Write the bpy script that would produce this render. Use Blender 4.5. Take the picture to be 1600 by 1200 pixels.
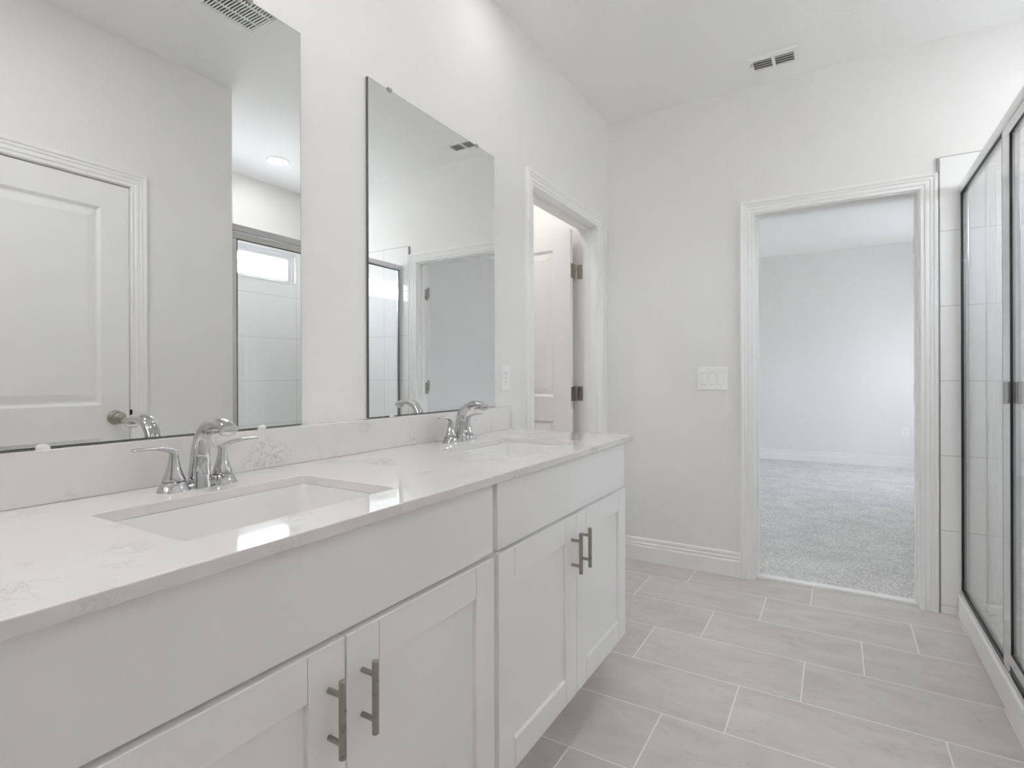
import bpy, bmesh, math, random
from mathutils import Vector, Matrix

for o in list(bpy.data.objects):
    bpy.data.objects.remove(o, do_unlink=True)
SC = bpy.context.scene
COL = SC.collection
PI = math.pi

# ------------------------------------------------------------------ camera
FOC, SHY, YAW, ROLL = 846.13, -11.49, 0.5396, -0.0031
CAMX, CAMZ = 1.2567, 1.1371
cd = bpy.data.cameras.new('camera')
cam = bpy.data.objects.new('camera', cd)
COL.objects.link(cam)
cd.sensor_fit = 'HORIZONTAL'
cd.sensor_width = 36.0
cd.lens = FOC * 36.0 / 1600.0
cd.shift_y = SHY / 1600.0
cd.clip_start = 0.02
cy_, sy_ = math.cos(YAW), math.sin(YAW)
fw = Vector((-sy_, cy_, 0)); rt = Vector((cy_, sy_, 0)); up = Vector((0, 0, 1))
cr_, sr_ = math.cos(ROLL), math.sin(ROLL)
r3 = rt * cr_ + up * sr_
u3 = up * cr_ - rt * sr_
M = Matrix((r3, u3, -fw)).transposed().to_4x4()
M.translation = Vector((CAMX, 0, CAMZ))
cam.matrix_world = M
SC.camera = cam

# ------------------------------------------------------------------ world + exposure
SKY = 2.4
w = bpy.data.worlds.new('sky'); SC.world = w; w.use_nodes = True
nt = w.node_tree; nt.nodes.clear()
out = nt.nodes.new('ShaderNodeOutputWorld'); bg = nt.nodes.new('ShaderNodeBackground')
tc = nt.nodes.new('ShaderNodeTexCoord'); sp = nt.nodes.new('ShaderNodeSeparateXYZ')
rp = nt.nodes.new('ShaderNodeValToRGB')
rp.color_ramp.elements[0].position = 0.0; rp.color_ramp.elements[0].color = (0.60, 0.61, 0.63, 1)
rp.color_ramp.elements[1].position = 0.06; rp.color_ramp.elements[1].color = (0.89, 0.95, 1.03, 1)
e = rp.color_ramp.elements.new(1.0); e.color = (0.96, 1.11, 1.33, 1)
nt.links.new(tc.outputs['Generated'], sp.inputs[0]); nt.links.new(sp.outputs['Z'], rp.inputs[0])
nt.links.new(rp.outputs[0], bg.inputs[0]); bg.inputs[1].default_value = SKY
nt.links.new(bg.outputs[0], out.inputs[0])
LAMP_FILL = 7.0          # luminance of the added fill lamp behind the camera
LAMP_V = 2.2         # dimmed lamps above the sinks
LAMP_FILL_N = 15.0          # added fill lamp over the walkway
LAMP_S = 8.0        # shower lamp
LAMP_W = 11.0        # toilet room lamp
SC.view_settings.view_transform = 'Standard'
SC.view_settings.look = 'None'
SC.view_settings.gamma = 1.0
SC.view_settings.use_curve_mapping = False
SC.view_settings.exposure = 3.53
SC.cycles.max_bounces = 14
SC.cycles.diffuse_bounces = 10
SC.cycles.glossy_bounces = 8
SC.cycles.transparent_max_bounces = 16
SC.cycles.use_denoising = True

# ------------------------------------------------------------------ room measures (metres)
H = 2.7512
YB, YB2 = 3.286, 3.404        # back wall
XR = 1.665                    # wall facing the mirrors
YS = 1.80                     # start of the shower alcove
XF = 2.81                     # far shower wall
XWC = -0.118                  # inner side of the mirror wall
YBED = 8.10
XBL, XBR = -2.0, 2.82

# ------------------------------------------------------------------ materials
def new_mat(name):
    m = bpy.data.materials.new(name); m.use_nodes = True
    return m, m.node_tree, m.node_tree.nodes['Principled BSDF']

def bump(nt, bsdf, height_socket, strength, dist):
    b = nt.nodes.new('ShaderNodeBump'); b.inputs['Strength'].default_value = strength
    b.inputs['Distance'].default_value = dist
    nt.links.new(height_socket, b.inputs['Height']); nt.links.new(b.outputs[0], bsdf.inputs['Normal'])

def paint(name, col, rough, tex=0.0, scale=160, spec=0.5):
    m, nt, b = new_mat(name)
    b.inputs['Base Color'].default_value = (*col, 1); b.inputs['Roughness'].default_value = rough
    b.inputs['Specular IOR Level'].default_value = spec
    c = nt.nodes.new('ShaderNodeTexCoord')
    n = nt.nodes.new('ShaderNodeTexNoise'); n.inputs['Scale'].default_value = scale; n.inputs['Detail'].default_value = 3
    nt.links.new(c.outputs['Object'], n.inputs['Vector'])
    if tex > 0:
        bump(nt, b, n.outputs['Fac'], tex, 0.004)
    else:
        r = nt.nodes.new('ShaderNodeMapRange')
        r.inputs['To Min'].default_value = rough * 0.92; r.inputs['To Max'].default_value = rough * 1.08
        nt.links.new(n.outputs['Fac'], r.inputs['Value']); nt.links.new(r.outputs[0], b.inputs['Roughness'])
    return m

def metal(name, col, rough):
    m = paint(name, col, rough, 0, 60)
    m.node_tree.nodes['Principled BSDF'].inputs['Metallic'].default_value = 1.0
    return m

def glass(name, tint=(1, 1, 1)):
    m = bpy.data.materials.new(name); m.use_nodes = True
    nt = m.node_tree; nt.nodes.clear()
    o = nt.nodes.new('ShaderNodeOutputMaterial'); mx = nt.nodes.new('ShaderNodeMixShader')
    t = nt.nodes.new('ShaderNodeBsdfTransparent'); g = nt.nodes.new('ShaderNodeBsdfGlossy')
    t.inputs[0].default_value = (*tint, 1); g.inputs['Roughness'].default_value = 0.0
    lw = nt.nodes.new('ShaderNodeLayerWeight'); lw.inputs['Blend'].default_value = 0.5
    p = nt.nodes.new('ShaderNodeMath'); p.operation = 'POWER'; p.inputs[1].default_value = 5.0
    a = nt.nodes.new('ShaderNodeMath'); a.operation = 'MULTIPLY_ADD'
    a.inputs[1].default_value = 0.94; a.inputs[2].default_value = 0.04
    nt.links.new(lw.outputs['Facing'], p.inputs[0]); nt.links.new(p.outputs[0], a.inputs[0])
    nt.links.new(a.outputs[0], mx.inputs[0]); nt.links.new(t.outputs[0], mx.inputs[1]); nt.links.new(g.outputs[0], mx.inputs[2])
    nt.links.new(mx.outputs[0], o.inputs[0])
    return m

def mnode(nt, op, a, b=None):
    n = nt.nodes.new('ShaderNodeMath'); n.operation = op
    for i, v in enumerate((a, b)):
        if v is None: continue
        if isinstance(v, (int, float)): n.inputs[i].default_value = v
        else: nt.links.new(v, n.inputs[i])
    return n.outputs[0]

def floor_tile():
    m, nt, b = new_mat('floor_tile')
    c = nt.nodes.new('ShaderNodeTexCoord'); s = nt.nodes.new('ShaderNodeSeparateXYZ')
    nt.links.new(c.outputs['Object'], s.inputs[0])
    P, L, G = 0.3078, 0.5985, 0.0021
    v = mnode(nt, 'DIVIDE', mnode(nt, 'SUBTRACT', 3.0556, s.outputs['Y']), P)      # row 0 just in front of line A
    row = mnode(nt, 'FLOOR', v)
    fv = mnode(nt, 'MULTIPLY', mnode(nt, 'SUBTRACT', v, row), P)
    u = mnode(nt, 'ADD', mnode(nt, 'SUBTRACT', s.outputs['X'], 0.3475), mnode(nt, 'MULTIPLY', row, 0.199))
    ud = mnode(nt, 'DIVIDE', u, L); ci = mnode(nt, 'FLOOR', ud)
    fu = mnode(nt, 'MULTIPLY', mnode(nt, 'SUBTRACT', ud, ci), L)
    du = mnode(nt, 'MINIMUM', fu, mnode(nt, 'SUBTRACT', L, fu))
    dv = mnode(nt, 'MINIMUM', fv, mnode(nt, 'SUBTRACT', P, fv))
    d = mnode(nt, 'MINIMUM', du, dv)
    g = nt.nodes.new('ShaderNodeMapRange'); g.inputs['From Min'].default_value = G - 0.0004; g.inputs['From Max'].default_value = G + 0.0006
    nt.links.new(d, g.inputs['Value'])                                             # 0 grout, 1 tile
    cv = nt.nodes.new('ShaderNodeCombineXYZ'); nt.links.new(row, cv.inputs[0]); nt.links.new(ci, cv.inputs[1])
    wn = nt.nodes.new('ShaderNodeTexWhiteNoise'); nt.links.new(cv.outputs[0], wn.inputs['Vector'])
    # stone look : clouds and thin darker veins, shifted on every tile
    off = nt.nodes.new('ShaderNodeVectorMath'); off.operation = 'MULTIPLY_ADD'
    nt.links.new(wn.outputs['Color'], off.inputs[0]); off.inputs[1].default_value = (7, 7, 7)
    nt.links.new(c.outputs['Object'], off.inputs[2])
    mp = nt.nodes.new('ShaderNodeMapping'); mp.inputs['Scale'].default_value = (1.0, 2.6, 1)
    mp.inputs['Rotation'].default_value = (0, 0, 0.25)
    nt.links.new(off.outputs[0], mp.inputs['Vector'])
    n1 = nt.nodes.new('ShaderNodeTexNoise'); n1.inputs['Scale'].default_value = 3.2; n1.inputs['Detail'].default_value = 7
    n1.inputs['Roughness'].default_value = 0.6; n1.inputs['Distortion'].default_value = 0.6
    nt.links.new(mp.outputs[0], n1.inputs['Vector'])
    rp = nt.nodes.new('ShaderNodeValToRGB')
    rp.color_ramp.elements[0].position = 0.30; rp.color_ramp.elements[0].color = (0.56, 0.525, 0.495, 1)
    rp.color_ramp.elements[1].position = 0.70; rp.color_ramp.elements[1].color = (0.68, 0.65, 0.625, 1)
    nt.links.new(n1.outputs['Fac'], rp.inputs[0])
    n2 = nt.nodes.new('ShaderNodeTexNoise'); n2.inputs['Scale'].default_value = 2.1; n2.inputs['Detail'].default_value = 5
    n2.inputs['Distortion'].default_value = 1.6
    nt.links.new(mp.outputs[0], n2.inputs['Vector'])
    rid = mnode(nt, 'ABSOLUTE', mnode(nt, 'SUBTRACT', n2.outputs['Fac'], 0.5))
    vr = nt.nodes.new('ShaderNodeMapRange'); vr.inputs['From Min'].default_value = 0.0; vr.inputs['From Max'].default_value = 0.012
    vr.inputs['To Min'].default_value = 0.90; vr.inputs['To Max'].default_value = 1.0
    nt.links.new(rid, vr.inputs['Value'])
    tone = mnode(nt, 'MULTIPLY', vr.outputs[0], mnode(nt, 'MULTIPLY_ADD', wn.outputs['Value'], 0.07))
    tone.node.inputs[1].default_value = 1.0
    ma = nt.nodes.new('ShaderNodeMath'); ma.operation = 'MULTIPLY_ADD'; ma.inputs[1].default_value = 0.07; ma.inputs[2].default_value = 0.965
    nt.links.new(wn.outputs['Value'], ma.inputs[0])
    tn = mnode(nt, 'MULTIPLY', vr.outputs[0], ma.outputs[0])
    vm = nt.nodes.new('ShaderNodeVectorMath'); vm.operation = 'SCALE'
    nt.links.new(rp.outputs[0], vm.inputs[0]); nt.links.new(tn, vm.inputs['Scale'])
    mx = nt.nodes.new('ShaderNodeMix'); mx.data_type = 'RGBA'
    mx.inputs['A'].default_value = (0.88, 0.86, 0.835, 1)
    nt.links.new(g.outputs[0], mx.inputs['Factor']); nt.links.new(vm.outputs[0], mx.inputs['B'])
    nt.links.new(mx.outputs['Result'], b.inputs['Base Color'])
    b.inputs['Roughness'].default_value = 0.42
    bump(nt, b, g.outputs[0], 0.25, 0.001)
    return m

def wall_tile(axis, u0, pitch=0.61):
    m, nt, b = new_mat('shower_tile_' + axis.lower())
    c = nt.nodes.new('ShaderNodeTexCoord'); s = nt.nodes.new('ShaderNodeSeparateXYZ')
    nt.links.new(c.outputs['Object'], s.inputs[0])
    def line(sock, start, pitch):
        q = mnode(nt, 'DIVIDE', mnode(nt, 'SUBTRACT', sock, start), pitch)
        f = mnode(nt, 'MULTIPLY', mnode(nt, 'FRACT', q), pitch)
        return mnode(nt, 'MINIMUM', f, mnode(nt, 'SUBTRACT', pitch, f))
    d = mnode(nt, 'MINIMUM', line(s.outputs['Z'], 0.0405, 0.3568), line(s.outputs[axis], u0, pitch))
    g = nt.nodes.new('ShaderNodeMapRange'); g.inputs['From Min'].default_value = 0.0008; g.inputs['From Max'].default_value = 0.0016
    nt.links.new(d, g.inputs['Value'])
    mx = nt.nodes.new('ShaderNodeMix'); mx.data_type = 'RGBA'
    mx.inputs['A'].default_value = (0.50, 0.50, 0.49, 1); mx.inputs['B'].default_value = (0.895, 0.89, 0.885, 1)
    nt.links.new(g.outputs[0], mx.inputs['Factor']); nt.links.new(mx.outputs['Result'], b.inputs['Base Color'])
    b.inputs['Roughness'].default_value = 0.03
    bump(nt, b, g.outputs[0], 0.2, 0.0006)
    return m

def quartz():
    m, nt, b = new_mat('quartz')
    c = nt.nodes.new('ShaderNodeTexCoord')
    n1 = nt.nodes.new('ShaderNodeTexNoise'); n1.inputs['Scale'].default_value = 8.0; n1.inputs['Detail'].default_value = 2
    n2 = nt.nodes.new('ShaderNodeTexNoise'); n2.inputs['Scale'].default_value = 42; n2.inputs['Detail'].default_value = 7
    n2.inputs['Roughness'].default_value = 0.65; n2.inputs['Distortion'].default_value = 0.7
    for n in (n1, n2): nt.links.new(c.outputs['Object'], n.inputs['Vector'])
    mask = nt.nodes.new('ShaderNodeMapRange'); mask.inputs['From Min'].default_value = 0.56; mask.inputs['From Max'].default_value = 0.70
    nt.links.new(n1.outputs['Fac'], mask.inputs['Value'])
    rid = mnode(nt, 'ABSOLUTE', mnode(nt, 'SUBTRACT', n2.outputs['Fac'], 0.5))
    v = nt.nodes.new('ShaderNodeMapRange'); v.inputs['From Min'].default_value = 0.05; v.inputs['From Max'].default_value = 0.0
    nt.links.new(rid, v.inputs['Value'])
    f = mnode(nt, 'MULTIPLY', mask.outputs[0], v.outputs[0])
    mx = nt.nodes.new('ShaderNodeMix'); mx.data_type = 'RGBA'
    mx.inputs['A'].default_value = (0.775, 0.757, 0.742, 1); mx.inputs['B'].default_value = (0.53, 0.525, 0.52, 1)
    nt.links.new(f, mx.inputs['Factor']); nt.links.new(mx.outputs['Result'], b.inputs['Base Color'])
    b.inputs['Roughness'].default_value = 0.05
    return m

def carpet_mat():
    m, nt, b = new_mat('carpet')
    c = nt.nodes.new('ShaderNodeTexCoord')
    n1 = nt.nodes.new('ShaderNodeTexNoise'); n1.inputs['Scale'].default_value = 110; n1.inputs['Detail'].default_value = 4
    n2 = nt.nodes.new('ShaderNodeTexNoise'); n2.inputs['Scale'].default_value = 5; n2.inputs['Detail'].default_value = 3
    for n in (n1, n2): nt.links.new(c.outputs['Object'], n.inputs['Vector'])
    f = mnode(nt, 'ADD', mnode(nt, 'MULTIPLY', n1.outputs['Fac'], 0.85), mnode(nt, 'MULTIPLY', n2.outputs['Fac'], 0.22))
    rp = nt.nodes.new('ShaderNodeValToRGB')
    rp.color_ramp.elements[0].position = 0.36; rp.color_ramp.elements[0].color = (0.46, 0.445, 0.43, 1)
    rp.color_ramp.elements[1].position = 0.68; rp.color_ramp.elements[1].color = (0.88, 0.865, 0.845, 1)
    nt.links.new(f, rp.inputs[0]); nt.links.new(rp.outputs[0], b.inputs['Base Color'])
    b.inputs['Roughness'].default_value = 0.95; b.inputs['Specular IOR Level'].default_value = 0.1
    bump(nt, b, n1.outputs['Fac'], 0.5, 0.006)
    return m

def emit(name, col, strength):
    m = bpy.data.materials.new(name); m.use_nodes = True
    nt = m.node_tree; nt.nodes.clear()
    o = nt.nodes.new('ShaderNodeOutputMaterial'); e = nt.nodes.new('ShaderNodeEmission')
    e.inputs[0].default_value = (*col, 1); e.inputs[1].default_value = strength
    nt.links.new(e.outputs[0], o.inputs[0])
    return m

M_WALL = paint('wall_paint', (0.845, 0.834, 0.820), 0.6, 0.32, 150, 0.3)
M_CEIL = paint('ceiling_paint', (0.925, 0.92, 0.91), 0.75, 0.22, 75, 0.2)
M_TRIM = paint('white_trim_paint', (0.88, 0.875, 0.865), 0.35, 0)
M_DOOR = paint('white_door_paint', (0.87, 0.86, 0.85), 0.38, 0)
M_CAB = paint('white_cabinet_paint', (0.895, 0.89, 0.885), 0.38, 0)
M_PLAST = paint('white_plastic', (0.90, 0.895, 0.885), 0.3, 0)
M_ACRYL = paint('white_acrylic', (0.88, 0.88, 0.88), 0.16, 0)
M_CERAM = paint('white_ceramic', (0.83, 0.82, 0.81), 0.06, 0)
M_DARK = paint('dark_cavity', (0.02, 0.02, 0.02), 0.9, 0)
M_GREYLV = paint('grey_louver', (0.36, 0.36, 0.35), 0.5, 0)
M_LOUV = paint('pale_grey_louver', (0.50, 0.50, 0.49), 0.5, 0)
M_DUCT = paint('dark_duct', (0.05, 0.05, 0.05), 0.8, 0)
M_GASK = paint('black_gasket', (0.012, 0.012, 0.013), 0.4, 0)
M_CHROME = metal('chrome', (0.60, 0.60, 0.605), 0.03)
M_FRAME = metal('brushed_aluminium', (0.70, 0.70, 0.705), 0.2)
M_NICKEL = metal('satin_nickel', (0.40, 0.38, 0.345), 0.28)
M_MIRROR = metal('mirror_silver', (0.895, 0.905, 0.897), 0.0)
M_MIRROR.node_tree.nodes['Principled BSDF'].inputs['Roughness'].default_value = 0.0
for l in list(M_MIRROR.node_tree.links):
    if l.to_socket.name == 'Roughness': M_MIRROR.node_tree.links.remove(l)
M_MEDGE = paint('mirror_edge', (0.10, 0.11, 0.105), 0.25, 0)
M_CLIP = paint('clear_clip', (0.80, 0.80, 0.79), 0.12, 0)
M_GLASS = glass('shower_glass', (0.985, 0.99, 0.988))
M_WGLASS = glass('window_glass', (0.97, 0.98, 0.98))
M_FLOOR = floor_tile()
M_TILEX = wall_tile('X', 1.9457)
M_TILEY = wall_tile('Y', 2.42, 0.665)
M_QUARTZ = quartz()
M_CARPET = carpet_mat()
M_VINYL = paint('white_vinyl', (0.82, 0.83, 0.84), 0.3, 0)
M_LENSFILL = emit('fill_lamp_lens', (1.0, 0.99, 0.975), LAMP_FILL)
M_LENSS = emit('shower_lamp_lens', (1.0, 0.995, 0.985), LAMP_S)
M_LENSW = emit('toilet_room_lamp_lens', (1.0, 0.985, 0.965), LAMP_W)
M_LENSFILL_N = emit('walkway_fill_lens', (1.0, 0.99, 0.975), LAMP_FILL_N)
M_LENSV = emit('dimmed_lamp_lens', (1.0, 0.99, 0.975), LAMP_V)

# ------------------------------------------------------------------ helpers
def obj(name, bm, mat, parent=None, smooth=None, bevel=None, segs=2):
    bmesh.ops.recalc_face_normals(bm, faces=bm.faces)
    me = bpy.data.meshes.new(name); bm.to_mesh(me); bm.free()
    for mm in (mat if isinstance(mat, (list, tuple)) else [mat]): me.materials.append(mm)
    o = bpy.data.objects.new(name, me); COL.objects.link(o)
    if parent is not None: o.parent = parent
    if bevel:
        b = o.modifiers.new('bevel', 'BEVEL'); b.width = bevel; b.segments = segs; b.limit_method = 'ANGLE'
        b.angle_limit = math.radians(35); b.harden_normals = False
    if smooth:
        me.polygons.foreach_set('use_smooth', [True] * len(me.polygons))
        try: me.set_sharp_from_angle(angle=math.radians(smooth))
        except Exception: pass
    return o

def tag(o, label, cat, group=None, kind=None):
    o['label'] = label; o['category'] = cat
    if group: o['group'] = group
    if kind: o['kind'] = kind
    return o

def thing(name, label, cat, loc=(0, 0, 0), group=None, rotz=0.0):
    o = bpy.data.objects.new(name, None); COL.objects.link(o)
    o.location = loc; o.rotation_euler = (0, 0, rotz); o.empty_display_size = 0.05
    return tag(o, label, cat, group)

def struct(o, label=None, cat=None):
    o['kind'] = 'structure'
    if label: o['label'] = label
    if cat: o['category'] = cat
    return o

def box(bm, x0, x1, y0, y1, z0, z1, mi=0):
    vs = [bm.verts.new(p) for p in ((x0, y0, z0), (x1, y0, z0), (x1, y1, z0), (x0, y1, z0),
                                    (x0, y0, z1), (x1, y0, z1), (x1, y1, z1), (x0, y1, z1))]
    for q in ((0, 3, 2, 1), (4, 5, 6, 7), (0, 1, 5, 4), (1, 2, 6, 5), (2, 3, 7, 6), (3, 0, 4, 7)):
        bm.faces.new([vs[i] for i in q]).material_index = mi
    return vs

def boxes(*bs):
    bm = bmesh.new()
    for b in bs: box(bm, *b)
    return bm

def lathe(bm, prof, c=(0, 0, 0), n=32, axis='Z', sx=1.0, sy=1.0):
    rings = []
    for r, z in prof:
        ring = []
        for i in range(n):
            a = 2 * PI * i / n
            p = (r * math.cos(a) * sx, r * math.sin(a) * sy, z)
            if axis == 'X': p = (p[2], p[0], p[1])
            if axis == 'Y': p = (p[0], p[2], p[1])
            ring.append(bm.verts.new((p[0] + c[0], p[1] + c[1], p[2] + c[2])))
        rings.append(ring)
    for a, b in zip(rings, rings[1:]):
        for i in range(n):
            j = (i + 1) % n
            bm.faces.new((a[i], a[j], b[j], b[i]))
    bm.faces.new(rings[0][::-1]); bm.faces.new(rings[-1])

def sweep(bm, path, radii, side=Vector((0, 1, 0)), n=24, power=2.0):
    """tube along path; radii = (half width along side, half height)"""
    rings = []
    pts = [Vector(p) for p in path]
    for k, p in enumerate(pts):
        t = (pts[min(k + 1, len(pts) - 1)] - pts[max(k - 1, 0)]).normalized()
        s = (side - t * side.dot(t)).normalized(); u = t.cross(s)
        a, b = radii[k]; ring = []
        for i in range(n):
            th = 2 * PI * i / n
            c, sn = math.cos(th), math.sin(th)
            c = math.copysign(abs(c) ** (2 / power), c); sn = math.copysign(abs(sn) ** (2 / power), sn)
            ring.append(bm.verts.new(p + s * (a * c) + u * (b * sn)))
        rings.append(ring)
    for a, b in zip(rings, rings[1:]):
        for i in range(n):
            j = (i + 1) % n
            bm.faces.new((a[i], a[j], b[j], b[i]))
    bm.faces.new(rings[0][::-1]); bm.faces.new(rings[-1])

def spline(pts, per=8):
    P = [Vector(p) for p in pts]; res = []
    for i in range(len(P) - 1):
        p0 = P[max(i - 1, 0)]; p1 = P[i]; p2 = P[i + 1]; p3 = P[min(i + 2, len(P) - 1)]
        for k in range(per):
            t = k / per
            res.append(0.5 * ((2 * p1) + (p2 - p0) * t + (2 * p0 - 5 * p1 + 4 * p2 - p3) * t * t + (3 * p1 - p0 - 3 * p2 + p3) * t ** 3))
    res.append(P[-1]); return res

def rrect(x0, x1, y0, y1, r, n=6):
    pts = []
    for cx, cy, a0 in ((x1 - r, y1 - r, 0), (x0 + r, y1 - r, PI / 2), (x0 + r, y0 + r, PI), (x1 - r, y0 + r, 1.5 * PI)):
        for i in range(n + 1):
            a = a0 + PI / 2 * i / n
            pts.append((cx + r * math.cos(a), cy + r * math.sin(a)))
    return pts

# ------------------------------------------------------------------ setting : floors, walls, ceiling
struct(obj('floor', boxes((-2.1, 2.95, -4.6, 3.345, -0.08, 0.0)), M_FLOOR))
struct(obj('floor_bedroom', boxes((-2.1, 2.95, 3.345, 8.25, -0.08, 0.012)), M_CARPET))
struct(obj('ceiling', boxes((-2.1, 2.95, -4.6, 8.25, H, H + 0.12)), M_CEIL))

# mirror wall with the toilet room doorway
WY0, WY1, WZ = 2.277, 3.118, 2.068
struct(obj('wall_left', boxes((XWC, 0, -1.3, WY0, 0, H), (XWC, 0, WY1, YB, 0, H), (XWC, 0, WY0, WY1, WZ, H)), M_WALL))
# back wall with the bedroom doorway
BX0, BX1, BZ = 0.850, 1.620, 2.053
struct(obj('wall_back', boxes((-2.1, BX0, YB, YB2, 0, H), (BX1, 2.93, YB, YB2, 0, H), (BX0, BX1, YB, YB2, BZ, H)), M_WALL))
# wall facing the mirrors, with a closed door set in a recess
DY0, DY1, DZ = 0.546, 1.303, 2.066
struct(obj('wall_right', boxes((XR, 1.785, -1.3, DY0, 0, H), (XR, 1.785, DY1, YS, 0, H), (XR, 1.785, DY0, DY1, DZ, H),
                               (1.722, 1.785, DY0, DY1, 0, DZ)), M_WALL))
FX0, FX1, FZ0, FZ1 = 0.03, 0.60, 1.85, 2.35        # unseen window added behind the camera for fill light
struct(obj('wall_front', boxes((-2.1, FX0, -1.4, -1.3, 0, H), (FX1, 0.95, -1.4, -1.3, 0, H), (1.60, 2.93, -1.4, -1.3, 0, H), (0.95, 1.60, -1.4, -1.3, 2.05, H), (FX0, FX1, -1.4, -1.3, 0, FZ0), (FX0, FX1, -1.4, -1.3, FZ1, H)), M_WALL))
struct(obj('wall_hall_added', boxes((0.75, 0.85, -4.6, -1.4, 0, H), (1.70, 1.80, -4.6, -1.4, 0, H), (0.85, 1.70, -4.6, -4.5, 0, H)), M_WALL))  # unseen hall and its doorway, added to darken reflections in the chrome
struct(obj('wall_shower_near', boxes((1.785, 2.93, YS - 0.12, YS, 0, H)), M_WALL))
# far shower wall with the transom window
VY0, VY1, VZ0, VZ1 = 1.90, 3.085, 1.952, 2.207
def holed(x0, x1, y0, y1, z0, z1):
    return boxes((x0, x1, y0, VY0, z0, z1), (x0, x1, VY1, y1, z0, z1), (x0, x1, VY0, VY1, z0, VZ0), (x0, x1, VY0, VY1, min(VZ1, z1), z1) if VZ1 < z1 else (x0, x1, VY0, VY1, z0, VZ0 - 0.001))
struct(obj('wall_shower_far', holed(XF, XF + 0.12, YS, YB, 0, H), M_WALL))
# toilet room and bedroom shells
struct(obj('wall_toilet_room', boxes((-1.05, -0.95, 1.75, YB, 0, H), (-0.95, XWC, 1.75, 1.85, 0, H), (-0.95, XWC, 3.102, YB, 0, H)), M_WALL))
struct(obj('wall_bedroom_far', boxes((-2.1, 2.95, YBED, YBED + 0.12, 0, H)), M_WALL))
LY0, LY1, LZ0, LZ1 = 4.6, 5.3, 1.0, 1.74  # opening for an unseen window added to light the right bedroom wall
struct(obj('wall_bedroom_left', boxes((-2.12, XBL, YB2, LY0, 0, H), (-2.12, XBL, LY1, YBED, 0, H), (-2.12, XBL, LY0, LY1, 0, LZ0), (-2.12, XBL, LY0, LY1, LZ1, H)), M_WALL))
QY0, QY1, QZ0, QZ1 = 6.70, 7.20, 1.00, 1.95
struct(obj('wall_bedroom_right', boxes((XBR, 2.94, YB2, QY0, 0, H), (XBR, 2.94, QY1, YBED, 0, H), (XBR, 2.94, QY0, QY1, 0, QZ0), (XBR, 2.94, QY0, QY1, QZ1, H)), M_WALL))

# shower wall tile
struct(obj('wall_tile_back', boxes((1.684, XF, YB - 0.011, YB, 0.0, 2.177)), M_TILEX))
struct(obj('wall_tile_near', boxes((1.70, XF, YS, YS + 0.011, 0.0, 2.177)), M_TILEX))
bm = boxes((XF - 0.011, XF, YS + 0.011, VY0, 0, 2.177), (XF - 0.011, XF, VY1, YB - 0.011, 0, 2.177), (XF - 0.011, XF, VY0, VY1, 0, VZ0))
struct(obj('wall_tile_far', bm, M_TILEY))

# ------------------------------------------------------------------ trim
CAS = [(0, 0), (0, .008), (.005, .011), (.013, .0095), (.018, .0095), (.022, .013), (.034, .0125), (.038, .0105), (.043, .0145),
       (.053, .0135), (.057, .018), (.066, .019), (.070, .016), (.070, 0)]
def casing_bm(bm, fn, s0, s1, zt):
    """U shaped moulding round an opening; fn(s, z, depth) -> point"""
    loops = []
    for k in range(4):
        loop = []
        for u, d in CAS:
            s, z = ((s0 - u, 0), (s0 - u, zt + u), (s1 + u, zt + u), (s1 + u, 0))[k]
            loop.append(bm.verts.new(fn(s, z, d)))
        loops.append(loop)
    n = len(CAS)
    for a, b in zip(loops, loops[1:]):
        for i in range(n):
            j = (i + 1) % n
            bm.faces.new((a[i], a[j], b[j], b[i]))
    bm.faces.new(loops[0]); bm.faces.new(loops[-1][::-1])

# toilet room door frame : jamb, stop, casing
bm = bmesh.new()
casing_bm(bm, lambda s, z, d: (d, s, z), 2.292, 3.104, 2.054)
box(bm, XWC, 0.0005, WY0, 2.295, 0, 2.05); box(bm, XWC, 0.0005, 3.100, WY1, 0, 2.05); box(bm, XWC, 0.0005, WY0, WY1, 2.05, WZ)
box(bm, -0.083, -0.047, 2.295, 2.306, 0, 2.04); box(bm, -0.083, -0.047, 3.089, 3.100, 0, 2.04); box(bm, -0.083, -0.047, 2.295, 3.100, 2.039, 2.05)
struct(obj('trim_1', bm, M_TRIM), 'white moulded frame round the toilet room doorway beside the vanity', 'door frame')
# bedroom door frame
bm = bmesh.new()
casing_bm(bm, lambda s, z, d: (s, YB - d, z), 0.864, 1.606, 2.040)
casing_bm(bm, lambda s, z, d: (s, YB2 + d, z), 0.864, 1.606, 2.040)
box(bm, BX0, 0.868, YB - 0.0005, YB2, 0, 2.035); box(bm, 1.602, BX1, YB - 0.0005, YB2, 0, 2.035); box(bm, BX0, BX1, YB - 0.0005, YB2, 2.035, BZ)
box(bm, 0.868, 0.879, YB + 0.047, YB + 0.083, 0, 2.025); box(bm, 1.591, 1.602, YB + 0.047, YB + 0.083, 0, 2.025); box(bm, 0.868, 1.602, YB + 0.047, YB + 0.083, 2.024, 2.035)
struct(obj('trim_2', bm, M_TRIM), 'white moulded frame round the open bedroom doorway', 'door frame')
# closed door frame
bm = bmesh.new()
casing_bm(bm, lambda s, z, d: (XR - d, s, z), 0.560, 1.288, 2.050)
box(bm, XR - 0.0005, 1.722, DY0, 0.563, 0, 2.048); box(bm, XR - 0.0005, 1.722, 1.286, DY1, 0, 2.048); box(bm, XR - 0.0005, 1.722, DY0, DY1, 2.048, DZ)
box(bm, 1.704, 1.722, 0.563, 1.286, 0.0, 2.048)
t3 = struct(obj('trim_3', bm, M_TRIM), 'white moulded frame round the closed door, seen in the large mirror', 'door frame')
bm = boxes((XR - 0.012, XR + 0.004, 1.2852, 1.292, 0.945, 0.985))
obj('strike_plate', bm, M_GASK, t3, bevel=0.003)
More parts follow.
